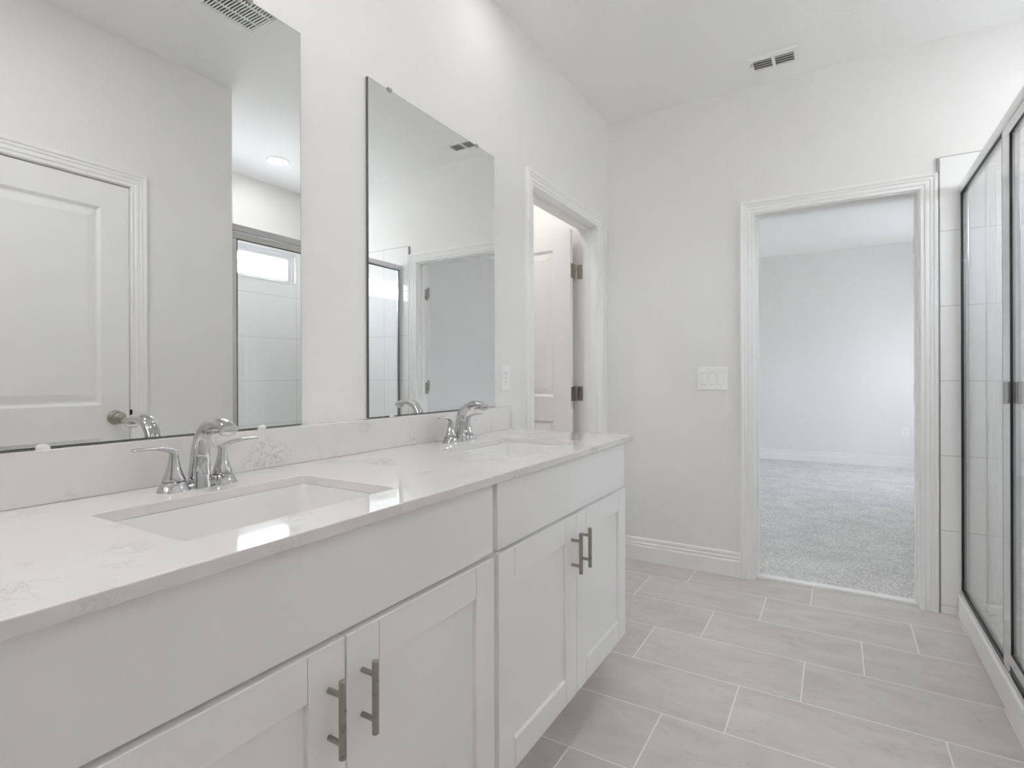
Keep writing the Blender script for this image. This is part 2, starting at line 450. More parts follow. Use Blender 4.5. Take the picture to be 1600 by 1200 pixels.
# threshold between tile and carpet
struct(obj('trim_4', boxes((0.868, 1.602, 3.322, 3.374, -0.001, 0.013)), M_TRIM, bevel=0.003), 'white threshold strip between grey tile and carpet', 'threshold')

BB = [(0, 0), (.0150, 0), (.0150, .086), (.0135, .090), (.0100, .0925), (.0100, .098), (.0115, .103), (.0115, .108), (.0080, .112), (.0080, .118), (.0095, .124), (.0085, .135), (.005, .139), (0, .139)]
def base(name, a, b, nrm):
    """moulded skirting from a to b ; nrm points into the room"""
    bm = bmesh.new(); L = []
    for p in (a, b):
        L.append([bm.verts.new((p[0] + nrm[0] * d, p[1] + nrm[1] * d, p[2] + z)) for d, z in BB])
    n = len(BB)
    for i in range(n):
        j = (i + 1) % n
        bm.faces.new((L[0][i], L[0][j], L[1][j], L[1][i]))
    bm.faces.new(L[0][::-1]); bm.faces.new(L[1])
    return struct(obj(name, bm, M_TRIM))
base('baseboard_back', (0.0, YB, 0), (0.793, YB, 0), (0, -1))
base('baseboard_right', (XR, 1.358, 0), (XR, YS, 0), (-1, 0))
base('baseboard_bedroom_far', (XBL, YBED, 0.006), (XBR, YBED, 0.006), (0, -1))
base('baseboard_bedroom_right', (XBR, YB2, 0.006), (XBR, YBED, 0.006), (-1, 0))

struct(obj('trim_6', boxes((1.6725, 1.6838, YB - 0.010, YB - 0.0002, 2.112, 2.177)), M_GREYLV), 'short grey edge strip beside the shower tile above the door frame', 'edge strip')

struct(obj('trim_7', boxes((1.684, XF - 0.012, YB - 0.0115, YB - 0.0002, 2.1771, 2.1800), (1.6822, 1.6839, YB - 0.0105, YB - 0.0002, 0.0, 2.112)), M_GREYLV), 'thin grey caulk line along the top and front edge of the shower tile', 'caulk line')

# ------------------------------------------------------------------ panel doors
def door_slab(bm, w, h, panels, th=0.035):
    """slab x 0..w, y 0..th, z 0..h with moulded panels on both faces"""
    xs = sorted({0, w} | {p[0] for p in panels} | {p[1] for p in panels})
    zs = sorted({0, h} | {p[2] for p in panels} | {p[3] for p in panels})
    for side in (0, 1):
        y = 0 if side == 0 else th
        sg = 1 if side == 0 else -1
        for i in range(len(xs) - 1):
            for k in range(len(zs) - 1):
                x0, x1, z0, z1 = xs[i], xs[i + 1], zs[k], zs[k + 1]
                if any(abs(p[0] - x0) < 1e-6 and abs(p[1] - x1) < 1e-6 and abs(p[2] - z0) < 1e-6 and abs(p[3] - z1) < 1e-6 for p in panels):
                    rings = []
                    for ins, dep in ((0, 0), (.006, .004), (.014, .009), (.022, .009), (.030, .007), (.052, .003)):
                        yy = y + sg * dep
                        rings.append([bm.verts.new(q) for q in ((x0 + ins, yy, z0 + ins), (x1 - ins, yy, z0 + ins), (x1 - ins, yy, z1 - ins), (x0 + ins, yy, z1 - ins))])
                    for a, b in zip(rings, rings[1:]):
                        for q in range(4):
                            r = (q + 1) % 4
                            bm.faces.new((a[q], a[r], b[r], b[q]))
                    bm.faces.new(rings[-1])
                else:
                    bm.faces.new([bm.verts.new(q) for q in ((x0, y, z0), (x1, y, z0), (x1, y, z1), (x0, y, z1))])
    for q in (((0, 0, 0), (0, th, 0), (0, th, h), (0, 0, h)), ((w, 0, 0), (w, th, 0), (w, th, h), (w, 0, h)),
              ((0, 0, 0), (w, 0, 0), (w, th, 0), (0, th, 0)), ((0, 0, h), (w, 0, h), (w, th, h), (0, th, h))):
        bm.faces.new([bm.verts.new(p) for p in q])
    bmesh.ops.remove_doubles(bm, verts=bm.verts, dist=1e-5)

def panel_door(name, loc, rotz, w, h, label):
    bm = bmesh.new()
    door_slab(bm, w, h, [(0.115, w - 0.115, 0.20, 0.848), (0.115, w - 0.115, 1.000, h - 0.118)])
    o = obj(name, bm, M_DOOR)
    o.location = loc; o.rotation_euler = (0, 0, rotz)
    return struct(o, label, 'door')

def leaf(bm, x0, x1, y0, y1, zc, hh=0.0445):
    r = 0.007
    if hh < 0.04: box(bm, x0, x1, y0, y1, zc - hh, zc + hh); return
    thin_x = (x1 - x0) < (y1 - y0)
    a0, a1 = (y0, y1) if thin_x else (x0, x1)
    pts = rrect(a0, a1, zc - hh, zc + hh, r, 4)
    L = [[bm.verts.new((t, p, q) if thin_x else (p, t, q)) for p, q in pts] for t in ((x0, x1) if thin_x else (y0, y1))]
    n = len(pts)
    for i in range(n): bm.faces.new((L[0][i], L[0][(i + 1) % n], L[1][(i + 1) % n], L[1][i]))
    bm.faces.new(L[0]); bm.faces.new(L[1][::-1])
    return

d1 = panel_door('door_1', (-0.131, 3.047, 0.012), PI, 0.775, 2.025, 'white two panel door standing open inside the toilet room')
inv = d1.matrix_basis.inverted()
for zc in (1.785, 1.031, 0.27):
    bm = bmesh.new()
    leaf(bm, -0.1305, -0.1275, 3.016, 3.079, zc); leaf(bm, -0.1225, -0.0855, 3.0975, 3.1003, zc)
    leaf(bm, -0.1275, -0.1225, 3.079, 3.100, zc, 0.030)
    lathe(bm, [(0.0062, -0.0455), (0.0062, 0.0455)], (-0.127, 3.083, zc), 14)
    bm.transform(inv)
    obj('hinge', bm, M_NICKEL, d1, smooth=40)
d2 = panel_door('door_2', (1.625, 3.419, 0.02), math.radians(30), 0.725, 2.005, 'white bedroom door swung open, its edge seen in the far mirror')
inv2 = d2.matrix_basis.inverted()
for zc in (1.800, 1.046, 0.285):
    bm = bmesh.new()
    leaf(bm, -0.0030, 0.0004, -0.004, 0.031, zc)
    jb = bmesh.new(); leaf(jb, 1.5992, 1.6022, 3.372, 3.408, zc)
    lathe(jb, [(0.0062, -0.0455), (0.0062, 0.0455)], (1.600, 3.411, zc), 14)
    jb.transform(inv2); tmp = bpy.data.meshes.new('t'); jb.to_mesh(tmp); jb.free(); bm.from_mesh(tmp); bpy.data.meshes.remove(tmp)
    obj('hinge', bm, M_NICKEL, d2, smooth=40)
d3 = panel_door('door_3', (1.701, 0.566, 0.012), PI / 2, 0.717, 2.031, 'white two panel door closed, seen in the large mirror')
bm = bmesh.new()
lathe(bm, [(0.0, 0.0), (0.032, 0.0), (0.033, 0.003), (0.030, 0.008), (0.016, 0.011), (0.0115, 0.014), (0.0115, 0.026), (0.017, 0.030), (0.0245, 0.036), (0.0275, 0.044), (0.0275, 0.050), (0.024, 0.058), (0.014, 0.063), (0.0, 0.0645)],
      (0, 0, 0), 28, 'X')
for v in bm.verts: v.co.x = -v.co.x
bm.transform(Matrix.Translation((1.6665, 1.222, 0.952))); bm.transform(d3.matrix_basis.inverted())
obj('door_knob', bm, M_NICKEL, d3, smooth=50)

# ------------------------------------------------------------------ windows
def window(name, x, y0, y1, z0, z1, fr, label):
    bm = boxes((x, x + 0.07, y0, y1, z0, z0 + fr * 0.4), (x, x + 0.07, y0, y1, z1 - fr, z1), (x, x + 0.07, y0, y0 + fr, z0 + fr * 0.4, z1 - fr), (x, x + 0.07, y1 - fr, y1, z0 + fr * 0.4, z1 - fr))
    for a, b in ((0.45, 0.012), ):
        f = fr * a
        for bx in ((x - b, x, y0, y1, z1 - f, z1), (x - b, x, y0, y0 + f, z0, z1 - f), (x - b, x, y1 - f, y1, z0, z1 - f)): box(bm, *bx)
    o = struct(obj(name, bm, M_VINYL, bevel=0.004), label, 'window')
    obj('pane', boxes((x + 0.03, x + 0.036, y0 + fr, y1 - fr, z0 + fr * 0.4, z1 - fr)), M_WGLASS, o)
    return o
window('window_1', XF + 0.03, VY0, VY1, VZ0, VZ1, 0.055, 'low wide transom window high in the shower wall')
struct(obj('trim_5', boxes((XF - 0.016, XF + 0.12, VY0, VY1, VZ0 - 0.012, VZ0)), M_TRIM, bevel=0.003), 'white sill under the shower window', 'window sill')
def window_y(name, y, x0, x1, z0, z1, fr, label):
    bm = boxes((x0, x1, y, y + 0.07, z0, z0 + fr), (x0, x1, y, y + 0.07, z1 - fr, z1), (x0, x0 + fr, y, y + 0.07, z0 + fr, z1 - fr), (x1 - fr, x1, y, y + 0.07, z0 + fr, z1 - fr))
    o = struct(obj(name, bm, M_VINYL, bevel=0.004), label, 'window')
    obj('pane', boxes((x0 + fr, x1 - fr, y + 0.03, y + 0.036, z0 + fr, z1 - fr)), M_WGLASS, o)
window('window_added_4', XBL - 0.10, LY0, LY1, LZ0, LZ1, 0.05, 'unseen bedroom window added on the left wall for fill light')
window_y('window_added_3', -1.375, FX0, FX1, FZ0, FZ1, 0.05, 'unseen window added behind the camera for fill light')
window('window_2', XBR + 0.04, QY0, QY1, QZ0, QZ1, 0.05, 'tall bedroom window on the right wall')

# ------------------------------------------------------------------ vanity
XD, XD2, XFR = 0.555, 0.559, 0.536      # drawer face, door face, face frame
def shaker(bm, y0, y1, z0, z1, xf, th=0.020, st=0.0745, rec=0.009):
    """door front facing +x with a recessed panel"""
    def ring(iy, x): return [bm.verts.new(p) for p in ((x, y0 + iy, z0 + iy), (x, y1 - iy, z0 + iy), (x, y1 - iy, z1 - iy), (x, y0 + iy, z1 - iy))]
    R = [ring(0, xf - th), ring(0, xf - 0.0015), ring(0.0015, xf), ring(st - 0.0015, xf), ring(st, xf - 0.0018), ring(st + 0.0010, xf - rec)]
    for a, b in zip(R, R[1:]):
        for q in range(4):
            r = (q + 1) % 4
            bm.faces.new((a[q], a[r], b[r], b[q]))
    bm.faces.new(R[-1]); bm.faces.new(R[0][::-1])

def stile_grooves(bm, y0, y1, z0, z1, xf, st=0.0745):
    """the hairline joints where the rails butt the stiles"""
    for ys in (y0 + st, y1 - st):
        for a, b in ((z0 + 0.003, z0 + st), (z1 - st, z1 - 0.003)):
            box(bm, xf - 0.0005, xf + 0.00015, ys - 0.0005, ys + 0.0005, a, b, 1)

def vanity(y0, y1, label, pulls):
    v = thing('vanity_cabinet', label, 'cabinet', (0.27, (y0 + y1) / 2, 0), 'white sink base cabinets under the countertop')
    off = Matrix.Translation((-0.27, -(y0 + y1) / 2, 0))
    b0, b1 = y0 - 0.010, y1 + 0.010
    ZT = 0.8855
    bm = boxes((0.003, XFR - 0.018, b0, b0 + 0.016, 0.130, ZT), (0.003, XFR - 0.018, b1 - 0.016, b1, 0.130, ZT), (0.003, XFR - 0.018, b0 + 0.016, b1 - 0.016, 0.130, 0.147),
               (0.003, 0.012, b0 + 0.016, b1 - 0.016, 0.147, ZT),
               (XFR - 0.018, XFR, b0, b0 + 0.040, 0.130, ZT), (XFR - 0.018, XFR, b1 - 0.040, b1, 0.130, ZT),
               (XFR - 0.018, XFR, b0 + 0.04, b1 - 0.04, 0.130, 0.160), (XFR - 0.018, XFR, b0 + 0.04, b1 - 0.04, 0.690, 0.735), (XFR - 0.018, XFR, b0 + 0.04, b1 - 0.04, 0.84, ZT),
               (0.425, 0.440, b0, b1, 0.0, 0.130), (0.003, 0.425, b0, b0 + 0.016, 0, 0.130), (0.003, 0.425, b1 - 0.016, b1, 0, 0.130))
    bm.transform(off); obj('body', bm, M_CAB, v)
    bm = boxes((XFR, XD, y0, y1, 0.7165, 0.8815)); bm.transform(off)
    obj('false_drawer_front', bm, M_CAB, v, bevel=0.0018)
    ym = (y0 + y1) / 2 + (0.0015 if y0 < 0.5 else -0.004)
    for k, (a, b) in enumerate(((y0 - 0.001, ym - 0.0016), (ym + 0.0016, y1 - 0.001))):
        bm = bmesh.new(); shaker(bm, a, b, 0.148, 0.7085, XD2, th=XD2 - XFR); stile_grooves(bm, a, b, 0.148, 0.7085, XD2); bm.transform(off)
        dr = obj('door', bm, [M_CAB, M_GREYLV], v)
        py = ym - 0.0355 if k == 0 else ym + 0.0355
        bm = bmesh.new()
        c = (XD2 + 0.031, py, 0)
        lathe(bm, [(0.0, 0.5365), (0.0048, 0.5365), (0.006, 0.5377), (0.006, 0.6593), (0.0048, 0.6605), (0.0, 0.6605)], c, 20)
        for z in (0.5605, 0.6365):
            lathe(bm, [(0.0045, XD2 - 0.0005), (0.0045, XD2 + 0.029)], (0, py, z), 14, 'X')
        bm.transform(off); obj('bar_pull', bm, M_NICKEL, dr, smooth=40)
    return v
vanity(0.171, 1.081, 'white shaker vanity cabinet nearer the camera, under the near sink', None)
vanity(1.102, 2.011, 'white shaker vanity cabinet under the far sink, ending beside the toilet room doorway', None)

# countertop with two cut-outs
CX0, CX1, CY0, CY1, CZ0, CZ1 = 0.0, 0.5756, 0.125, 2.061, 0.8865, 0.9067
S1 = (0.178, 0.472, 0.417, 0.844); S2 = (0.178, 0.472, 1.348, 1.775)
bm = bmesh.new()
edges = []
for loop in ([(CX0, CY0), (CX1, CY0), (CX1, CY1), (CX0, CY1)], rrect(*S1, 0.010), rrect(*S2, 0.010)):
    vs = [bm.verts.new((x, y, CZ1)) for x, y in loop]
    edges += [bm.edges.new((vs[i], vs[(i + 1) % len(vs)])) for i in range(len(vs))]
bmesh.ops.triangle_fill(bm, use_beauty=True, use_dissolve=False, edges=edges)
r = bmesh.ops.extrude_face_region(bm, geom=list(bm.faces))
bmesh.ops.translate(bm, verts=[g for g in r['geom'] if isinstance(g, bmesh.types.BMVert)], vec=(0, 0, CZ0 - CZ1))
tag(obj('countertop', bm, M_QUARTZ, bevel=0.0016), 'glossy white quartz countertop with faint grey veins and two sink cut-outs', 'countertop')
tag(obj('backsplash', boxes((0.0008, 0.020, CY0, CY1, CZ1 + 0.0003, 1.0062)), M_QUARTZ, bevel=0.0015), 'low white quartz backsplash strip along the wall behind the faucets', 'backsplash')

def sink(S, label):
    x0, x1, y0, y1 = S
    cx, cy = (x0 + x1) / 2, (y0 + y1) / 2
    t = thing('sink', label, 'sink', (cx, cy, CZ0), 'undermount sinks in the quartz countertop')
    bm = bmesh.new(); rings = []
    hx, hy = (x1 - x0) / 2, (y1 - y0) / 2
    #        grow ,  z , radius
    for gx, z, r in ((0.016, -0.0002, 0.030), (0.0005, -0.0002, 0.0105), (-0.0005, -0.004, 0.014), (-0.004, -0.040, 0.026), (-0.010, -0.090, 0.032),
                     (-0.018, -0.112, 0.040), (-0.034, -0.126, 0.045), (-0.060, -0.132, 0.040), (-0.110, -0.136, 0.020)):
        rings.append([bm.verts.new((x, y, z)) for x, y in rrect(-hx - gx, hx + gx, -hy - gx, hy + gx, r, 8)])
    for k, (gx, z, r) in enumerate(((-0.050, -0.145, 0.045), (-0.008, -0.125, 0.045), (0.008, -0.030, 0.035), (0.016, -0.010, 0.030))):
        rings.insert(k, [bm.verts.new((x, y, z)) for x, y in rrect(-hx - gx, hx + gx, -hy - gx, hy + gx, r, 8)])
    for a, b in zip(rings, rings[1:]):
        n = len(a)
        for i in range(n):
            j = (i + 1) % n
            bm.faces.new((a[i], a[j], b[j], b[i]))
    bm.faces.new(rings[-1]); bm.faces.new(rings[0])
    obj('bowl', bm, M_CERAM, t, smooth=60)
    bm = bmesh.new()
    lathe(bm, [(0, -0.1358), (0.031, -0.1358), (0.032, -0.1335), (0.029, -0.1325), (0.020, -0.1335), (0.019, -0.130), (0.0, -0.1285)], (0, 0, 0), 28)
    obj('drain', bm, M_CHROME, t, smooth=40)
    return t
sink(S1, 'white rectangular undermount sink nearer the camera')
sink(S2, 'white rectangular undermount sink at the far end of the countertop')

# ------------------------------------------------------------------ faucets
def faucet(fx, fy, label):
    t = thing('faucet', label, 'faucet', (fx, fy, CZ1 + 0.0002), 'chrome faucets on the countertop')
    D = 0.0508
    bm = bmesh.new()
    for s in (-1, 1):
        lathe(bm, [(0.0305, 0), (0.0303, 0.0012), (0.0262, 0.009), (0.0225, 0.0185), (0.0214, 0.0195)], (0, s * D, 0), 36)
    lathe(bm, [(0.0232, 0), (0.0230, 0.002), (0.0215, 0.012), (0.0211, 0.024), (0.0203, 0.0262)], (0.003, 0, 0), 36)
    sweep(bm, [(0, -D, 0.0058), (0, -0.03, 0.0058), (0, 0, 0.0058), (0, 0.03, 0.0058), (0, D, 0.0058)], [(0.0195, 0.0058), (0.016, 0.0058), (0.017, 0.0058), (0.016, 0.0058), (0.0195, 0.0058)], Vector((1, 0, 0)), 24, 3.0)
    obj('base', bm, M_CHROME, t, smooth=45)
    # spout
    P = spline([(0.003, 0, 0.0255), (0.004, 0, 0.050), (0.006, 0, 0.075), (0.012, 0, 0.100), (0.027, 0, 0.121), (0.049, 0, 0.1325), (0.073, 0, 0.1355), (0.096, 0, 0.1320), (0.1130, 0, 0.1255)], 7)
    n = len(P); R = []
    for k in range(n):
        f = k / (n - 1)
        wv = 0.0205 - 0.0050 * min(1, f / 0.40) if f < 0.40 else 0.0155 + 0.0025 * ((f - 0.40) / 0.60)
        hv = 0.0200 - 0.0060 * min(1, f / 0.40) if f < 0.40 else 0.0140 - 0.0050 * ((f - 0.40) / 0.60)
        R.append((wv, hv))
    bm = bmesh.new(); sweep(bm, P, R, Vector((0, 1, 0)), 32, 2.4)
    o = obj('spout', bm, M_CHROME, t, smooth=60)
    bm = bmesh.new()
    d = (P[-1] - P[-3]).normalized()
    e = P[-1]
    lo = Vector((-0.0105, 0, -0.0045)); q = Vector((-0.0025, 0, -0.0055))
    sweep(bm, [e + lo - q * 0.9, e + lo, e + lo + q * 0.7, e + lo + q * 1.0], [(0.0165, 0.0115), (0.0165, 0.0115), (0.0155, 0.0105), (0.0125, 0.0085)], Vector((0, 1, 0)), 24, 2.6)
    obj('aerator', bm, M_FRAME, o, smooth=50)
    for s in (-1, 1):
        bm = bmesh.new()
        lathe(bm, [(0.0212, 0.0208), (0.0216, 0.0216), (0.0166, 0.034), (0.0125, 0.048), (0.0100, 0.060), (0.0088, 0.070), (0.0086, 0.078), (0.0078, 0.0815), (0.0, 0.083)], (0, s * D, 0), 32)
        h = obj('handle', bm, M_CHROME, t, smooth=50)
        bm = bmesh.new()
        L = spline([(0, s * (D - 0.006), 0.0760), (0.001, s * (D + 0.006), 0.0815), (0.003, s * (D + 0.022), 0.0868), (0.005, s * (D + 0.042), 0.0902), (0.007, s * (D + 0.062), 0.0912), (0.008, s * (D + 0.079), 0.0906)], 5)
        m_ = len(L)
        rad = [(0.0078 - 0.0006 * (k / (m_ - 1)), 0.0062 - 0.0034 * min(1, k / (m_ - 1) * 1.5)) for k in range(m_)]
        rad[-1] = (0.0055, 0.0022)
        sweep(bm, L, rad, Vector((1, 0, 0)), 20, 2.5)
        obj('lever', bm, M_CHROME, h, smooth=50)
        bm = bmesh.new()
        lathe(bm, [(0.0203, 0.0188), (0.0203, 0.0214)], (0, s * D, 0), 32)
        obj('seam_ring', bm, M_GASK, h)
    return t
faucet(0.098, 0.643, 'two handle chrome faucet behind the near sink, in front of the large mirror')
faucet(0.098, 1.567, 'two handle chrome faucet behind the far sink, in front of the narrow mirror')

# ------------------------------------------------------------------ mirrors
def mirror(y0, y1, clips_t, clips_b, label):
    z0, z1 = 1.0092, 2.0732
    t = thing('wall_mirror', label, 'mirror', (0.0, (y0 + y1) / 2, z0), 'frameless mirrors above the vanity')
    off = Matrix.Translation((0, -(y0 + y1) / 2, -z0))
    bm = boxes((0.0012, 0.0078, y0, y1, z0, z1)); bm.transform(off)
    obj('backing', bm, M_MEDGE, t)
    bm = boxes((0.0078, 0.0092, y0 + 0.0018, y1 - 0.0018, z0 + 0.0018, z1 - 0.0018)); bm.transform(off)
    obj('glass', bm, M_MIRROR, t)
    for zz, ys, s in ((z1, clips_t, 1), (z0, clips_b, -1)):
        for y in ys:
            bm = bmesh.new()
            lathe(bm, [(0.0, 0.0093), (0.009, 0.0093), (0.0088, 0.0115), (0.006, 0.0128), (0.0, 0.0130)], (0, y, zz + s * 0.001), 24, 'X', 1.25, 1.0)
            geom = bm.verts[:] + bm.edges[:] + bm.faces[:]
            cut = bmesh.ops.bisect_plane(bm, geom=geom, plane_co=(0, 0, zz + s * 0.0045), plane_no=(0, 0, s), clear_outer=True)
            bmesh.ops.holes_fill(bm, edges=bm.edges)
            box(bm, 0.0015, 0.0115, y - 0.010, y + 0.010, min(zz + s * 0.0004, zz + s * 0.0028), max(zz + s * 0.0004, zz + s * 0.0028))
            bm.transform(off)
            obj('clip', bm, M_NICKEL if s > 0 else M_CLIP, t, smooth=40)
    return t
mirror(0.236, 0.9697, (0.375, 0.818), (0.409, 0.850), 'large frameless mirror above the near sink, cut by the left picture edge')
mirror(1.2152, 1.9431, (1.311, 1.811), (1.317, 1.774), 'narrow looking frameless mirror above the far sink')

# ------------------------------------------------------------------ switch plate and outlets
t = thing('light_switch', 'white triple rocker switch plate on the wall left of the bedroom doorway', 'switch', (0.6425, YB, 1.1225))
obj('plate', boxes((-0.0835, 0.0835, -0.0065, 0.0, -0.0655, 0.0655)), M_PLAST, t, bevel=0.0035)
for k, cx in enumerate((-0.0465, 0.0, 0.0465)):
    bm = boxes((cx - 0.0172, cx + 0.0172, -0.0068, -0.0055, -0.0342, 0.0342)); obj('rocker_gap', bm, M_GREYLV, t)
    bm = bmesh.new()
    s = 1 if k else -1
    vs = [(cx - .0164, -.0065, -.0332), (cx + .0164, -.0065, -.0332), (cx + .0164, -.0065, .0332), (cx - .0164, -.0065, .0332),
          (cx - .0164, -.0072 - .0026 * (s > 0), -.0332), (cx + .0164, -.0072 - .0026 * (s > 0), -.0332), (cx + .0164, -.0072 - .0026 * (s < 0), .0332), (cx - .0164, -.0072 - .0026 * (s < 0), .0332)]
    V = [bm.verts.new(p) for p in vs]
    for q in ((0, 1, 2, 3), (4, 5, 6, 7), (0, 1, 5, 4), (1, 2, 6, 5), (2, 3, 7, 6), (3, 0, 4, 7)): bm.faces.new([V[i] for i in q])
    obj('rocker', bm, M_PLAST, t, bevel=0.0008)
    for z in (-0.0485, 0.0485):
        bm = bmesh.new(); lathe(bm, [(0.0033, -0.0064), (0.0033, -0.0071), (0.0, -0.0075)], (cx, 0, z), 12, 'Y'); obj('screw', bm, M_FRAME, t, smooth=40)

def outlet(loc, rotz, label):
    t = thing('wall_outlet', label, 'outlet', loc, None, rotz)
    obj('plate', boxes((-0.035, 0.035, -0.006, 0.0, -0.0572, 0.0572)), M_PLAST, t, bevel=0.003)
    for zc in (-0.0195, 0.0195):
        r = obj('receptacle', boxes((-0.017, 0.017, -0.0072, -0.0055, zc - 0.0150, zc + 0.0150)), M_PLAST, t, bevel=0.001)
        bm = boxes((-0.0075, -0.0055, -0.0076, -0.0070, zc - 0.002, zc + 0.006), (0.0050, 0.0070, -0.0076, -0.0070, zc - 0.001, zc + 0.006))
        lathe(bm, [(0.0024, -0.0076), (0.0024, -0.0070)], (0, 0, zc - 0.0085), 12, 'Y')
        obj('slot', bm, M_GREYLV, r)
    bm = bmesh.new(); lathe(bm, [(0.003, -0.006), (0.003, -0.0068), (0, -0.007)], (0, 0, 0), 12, 'Y'); obj('screw', bm, M_FRAME, t, smooth=40)
    return t
outlet((0.0, 2.036, 1.131), PI / 2, 'white wall outlet beside the narrow mirror, above the backsplash')
outlet((1.974, YBED, 0.445), 0.0, 'white wall outlet low on the far bedroom wall')

# ------------------------------------------------------------------ ceiling fittings
t = thing('air_vent', 'small white ceiling air register with two louvered openings near the back wall', 'vent', (0.9855, 3.058, H))
bm = bmesh.new()
hx, hy = 0.1245, 0.0745
# plate with two openings, built from strips
OP = [(-0.094, -0.0072, -0.036, 0.054), (0.0078, 0.0935, -0.036, 0.054)]
xs = [-hx, OP[0][0], OP[0][1], OP[1][0], OP[1][1], hx]
for i in range(5):
    if i in (1, 3):
        box(bm, xs[i], xs[i + 1], -hy, -0.036, -0.007, 0); box(bm, xs[i], xs[i + 1], 0.054, hy, -0.007, 0)
    else: box(bm, xs[i], xs[i + 1], -hy, hy, -0.007, 0)
bmesh.ops.remove_doubles(bm, verts=bm.verts, dist=1e-5)
obj('frame', bm, M_PLAST, t)
obj('duct', boxes((-0.10, 0.10, -0.045, 0.060, -0.0012, -0.0004)), M_DUCT, t)
for x0, x1, y0, y1 in OP:
    for k in range(4):
        ya = y0 + (y1 - y0) * k / 4 + 0.0055; yb = ya + 0.0225
        bm = bmesh.new()
        a = [(x0, ya, -0.0072), (x1, ya, -0.0072), (x1, yb, -0.0018), (x0, yb, -0.0018)]
        A = [bm.verts.new(p) for p in a]; B = [bm.verts.new((p[0], p[1], p[2] + 0.0010)) for p in a]
        bm.faces.new(A); bm.faces.new(B[::-1])
        for q in range(4): bm.faces.new((A[q], A[(q + 1) % 4], B[(q + 1) % 4], B[q]))
        obj('louver', bm, M_LOUV, t)
bm = boxes((-0.103, -0.099, -0.028, 0.000, -0.0085, -0.006), (-0.107, -0.095, -0.010, -0.006, -0.010, -0.007))
obj('damper_lever', bm, M_GREYLV, t)
for x in (-0.112, 0.109):
    bm = bmesh.new(); lathe(bm, [(0.0, -0.0086), (0.003, -0.0082), (0.0035, -0.0069)], (x, 0.004, 0), 12); obj('screw', bm, M_FRAME, t, smooth=40)

t = thing('exhaust_fan', 'white slotted exhaust fan grille on the ceiling, seen in the top of the large mirror', 'vent', (0.966, 1.422, H))
x0, x1, y0, y1 = -0.140, 0.140, -0.140, 0.140
bm = bmesh.new()
ix0, ix1, iy0, iy1 = -0.1215, 0.1215, -0.1185, 0.1185
def ringb(a, b):
    for i in range(4):
        j = (i + 1) % 4
        bm.faces.new((a[i], a[j], b[j], b[i]))
def rv(xa, xb, ya, yb, z): return [bm.verts.new(p) for p in ((xa, ya, z), (xb, ya, z), (xb, yb, z), (xa, yb, z))]
A = rv(x0, x1, y0, y1, 0); B = rv(x0, x1, y0, y1, -0.004); C_ = rv(ix0 - 0.002, ix1 + 0.002, iy0 - 0.002, iy1 + 0.002, -0.014); D_ = rv(ix0, ix1, iy0, iy1, -0.0105)
E_ = rv(ix0, ix1, iy0, iy1, -0.004)
ringb(A, B); ringb(B, C_); ringb(C_, D_); ringb(D_, E_)
obj('frame', bm, M_PLAST, t)
obj('housing', boxes((ix0, ix1, iy0, iy1, -0.0035, -0.0005)), M_DARK, t)
bm = bmesh.new()
n = 16; pitch = 0.01385
yy = 0.1045
while yy > iy0:
    box(bm, ix0, ix1, yy - 0.0040, yy + 0.0018, -0.011, -0.0065)   # bar between two slots
    yy -= pitch
box(bm, ix0, ix1, 0.1105, iy1, -0.011, -0.0065)
for xx in (0.058, -0.028, -0.110 + 0.0, 0.1145):
    box(bm, xx - 0.004, xx + 0.004, iy0, iy1, -0.0112, -0.0065)
box(bm, ix0, ix0 + 0.006, iy0, iy1, -0.011, -0.0065)
bmesh.ops.remove_doubles(bm, verts=bm.verts, dist=1e-6)
obj('grille', bm, M_PLAST, t)

def downlight(x, y, label, lens=None):
    t = thing('recessed_light', label, 'ceiling light', (x, y, H), 'recessed ceiling lights')
    bm = bmesh.new(); lathe(bm, [(0.0, 0.0), (0.085, 0.0), (0.086, -0.003), (0.080, -0.006), (0.070, -0.0065), (0.066, -0.003), (0.0, -0.003)], (0, 0, 0), 40)
    obj('trim_ring', bm, M_PLAST, t, smooth=40)
    bm = bmesh.new(); lathe(bm, [(0.0, -0.0032), (0.0645, -0.0032), (0.064, -0.0045), (0.0, -0.0055)], (0, 0, 0), 40)
    obj('lens', bm, lens or M_LENSFILL, t, smooth=40)
downlight(2.33, 2.571, 'round lit recessed light in the shower ceiling, seen in the large mirror', M_LENSS)
downlight(0.30, 1.80, 'recessed light above the far sink', M_LENSV)
downlight(0.50, -0.55, 'unseen fill light added in the ceiling behind the camera')  # invented lamp, brightens the room from out of view
downlight(0.75, 0.60, 'unseen fill light added over the walkway beside the near sink', M_LENSFILL_N)  # invented lamp, lifts the floor and back wall from out of view
downlight(-0.52, 2.55, 'recessed light in the toilet room ceiling', M_LENSW)

# ------------------------------------------------------------------ shower
PX = 1.745
t = thing('shower_pan', 'white acrylic shower pan with a raised front curb', 'shower pan', (2.2, 2.54, 0))
bm = bmesh.new()
ox, oy = -2.2, -2.54
Y0, Y1 = YS + 0.0115, YB - 0.0115
box(bm, PX + ox, PX + 0.075 + ox, Y0 + oy, Y1 + oy, 0.0, 0.108)                 # curb
box(bm, PX + 0.075 + ox, XF - 0.0115 + ox, Y0 + oy, Y1 + oy, 0.0, 0.040)
box(bm, PX + 0.075 + ox, XF - 0.0115 + ox, Y1 - 0.035 + oy, Y1 + oy, 0.040, 0.085)
box(bm, PX + 0.075 + ox, XF - 0.0115 + ox, Y0 + oy, Y0 + 0.035 + oy, 0.040, 0.085)
box(bm, XF - 0.0465 + ox, XF - 0.0115 + ox, Y0 + 0.035 + oy, Y1 - 0.035 + oy, 0.040, 0.085)
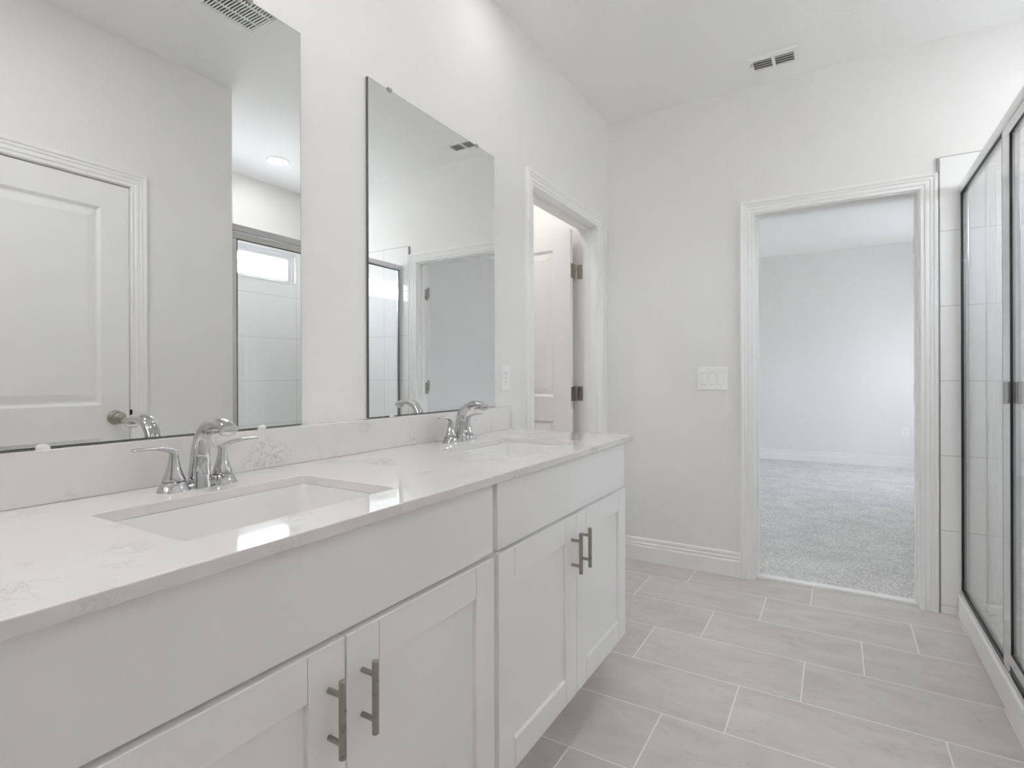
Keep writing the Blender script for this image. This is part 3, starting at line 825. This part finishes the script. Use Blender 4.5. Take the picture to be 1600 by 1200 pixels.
obj('basin', bm, M_ACRYL, t, bevel=0.008, segs=3)
bm = bmesh.new(); lathe(bm, [(0, 0.0402), (0.045, 0.0402), (0.046, 0.043), (0.040, 0.0435), (0, 0.0425)], (0, 0, 0), 28); obj('drain', bm, M_FRAME, t, smooth=40)

GX0, GX1 = 1.757, 1.787
t = thing('shower_enclosure', 'silver framed clear glass shower enclosure with a hinged door, on the white curb', 'shower enclosure', (1.772, 2.54, 0.108))
off = Matrix.Translation((-1.772, -2.54, -0.108))
def part(name, bm, mat, parent, bevel=0.003, smooth=None):
    bm.transform(off); return obj(name, bm, mat, parent, bevel=bevel, smooth=smooth)
ZT0, ZT1, ZB = 1.990, 2.032, 0.132
part('header', boxes((GX0 - 0.004, GX1 + 0.003, Y0 + 0.0003, Y1 - 0.0003, ZT0, ZT1)), M_FRAME, t, 0.006)
part('bottom_track', boxes((GX0 - 0.004, GX1 + 0.003, Y0 + 0.0003, Y1 - 0.0003, 0.1084, 0.126), (GX0 + 0.003, GX1 - 0.003, 2.460, Y1 - 0.0003, 0.126, 0.132)), M_FRAME, t, 0.002)
part('wall_jamb', boxes((GX0, GX1, Y1 - 0.022, Y1 - 0.0003, 0.126, ZT0)), M_FRAME, t)
part('wall_jamb', boxes((GX0, GX1, Y0 + 0.0003, Y0 + 0.026, 0.126, ZT0)), M_FRAME, t)
part('strike_post', boxes((GX0, GX1, 2.4485, 2.514, 0.126, ZT0)), M_FRAME, t, 0.004)
def rim(bm, x0, x1, y0, y1, z0, z1, wd):
    box(bm, x0, x1, y0, y1, z0, z0 + wd); box(bm, x0, x1, y0, y1, z1 - wd, z1)
    box(bm, x0, x1, y0, y0 + wd, z0 + wd, z1 - wd); box(bm, x0, x1, y1 - wd, y1, z0 + wd, z1 - wd)
bm = bmesh.new(); rim(bm, GX0 + 0.0005, GX0 + 0.0098, 2.514, Y1 - 0.022, ZB, ZT0, 0.0040)
part('gasket', bm, M_GASK, t, None)
part('fixed_glass', boxes((GX0 + 0.0098, GX0 + 0.0158, 2.5145, Y1 - 0.0225, ZB + 0.0005, ZT0 - 0.0005)), M_GLASS, t, None)
DYa, DYb, DZa, DZb = Y0 + 0.032, 2.4470, 0.160, 1.9865
bm = bmesh.new(); rim(bm, GX0 - 0.003, GX1 - 0.003, DYa, DYb, DZa, DZb, 0.040)
dd = part('door', bm, M_FRAME, t, 0.004)
bm = bmesh.new(); rim(bm, GX0 - 0.0025, GX0 + 0.0045, DYa + 0.040, DYb - 0.040, DZa + 0.040, DZb - 0.040, 0.0040)
part('gasket', bm, M_GASK, dd, None)
part('door_sweep', boxes((GX0 + 0.004, GX0 + 0.018, DYa, DYb, 0.1275, 0.1605)), M_GASK, dd, None)
part('glass', boxes((GX0 + 0.0045, GX0 + 0.0105, DYa + 0.0405, DYb - 0.0405, DZa + 0.0405, DZb - 0.0405)), M_GLASS, dd, None)
bm = boxes((GX0 - 0.019, GX0 - 0.003, DYb - 0.030, DYb - 0.002, 1.041, 1.115), (GX0 - 0.021, GX0 - 0.017, DYb - 0.036, DYb + 0.014, 1.041, 1.115))
part('handle', bm, M_FRAME, dd, 0.0015)
bm = bmesh.new()
box(bm, GX0 + 0.0107, 1.795, DYb - 0.075, DYb - 0.065, 1.041, 1.115); box(bm, 1.795, 1.799, DYb - 0.088, DYb - 0.045, 1.041, 1.115)
part('handle', bm, M_FRAME, dd, 0.0015)
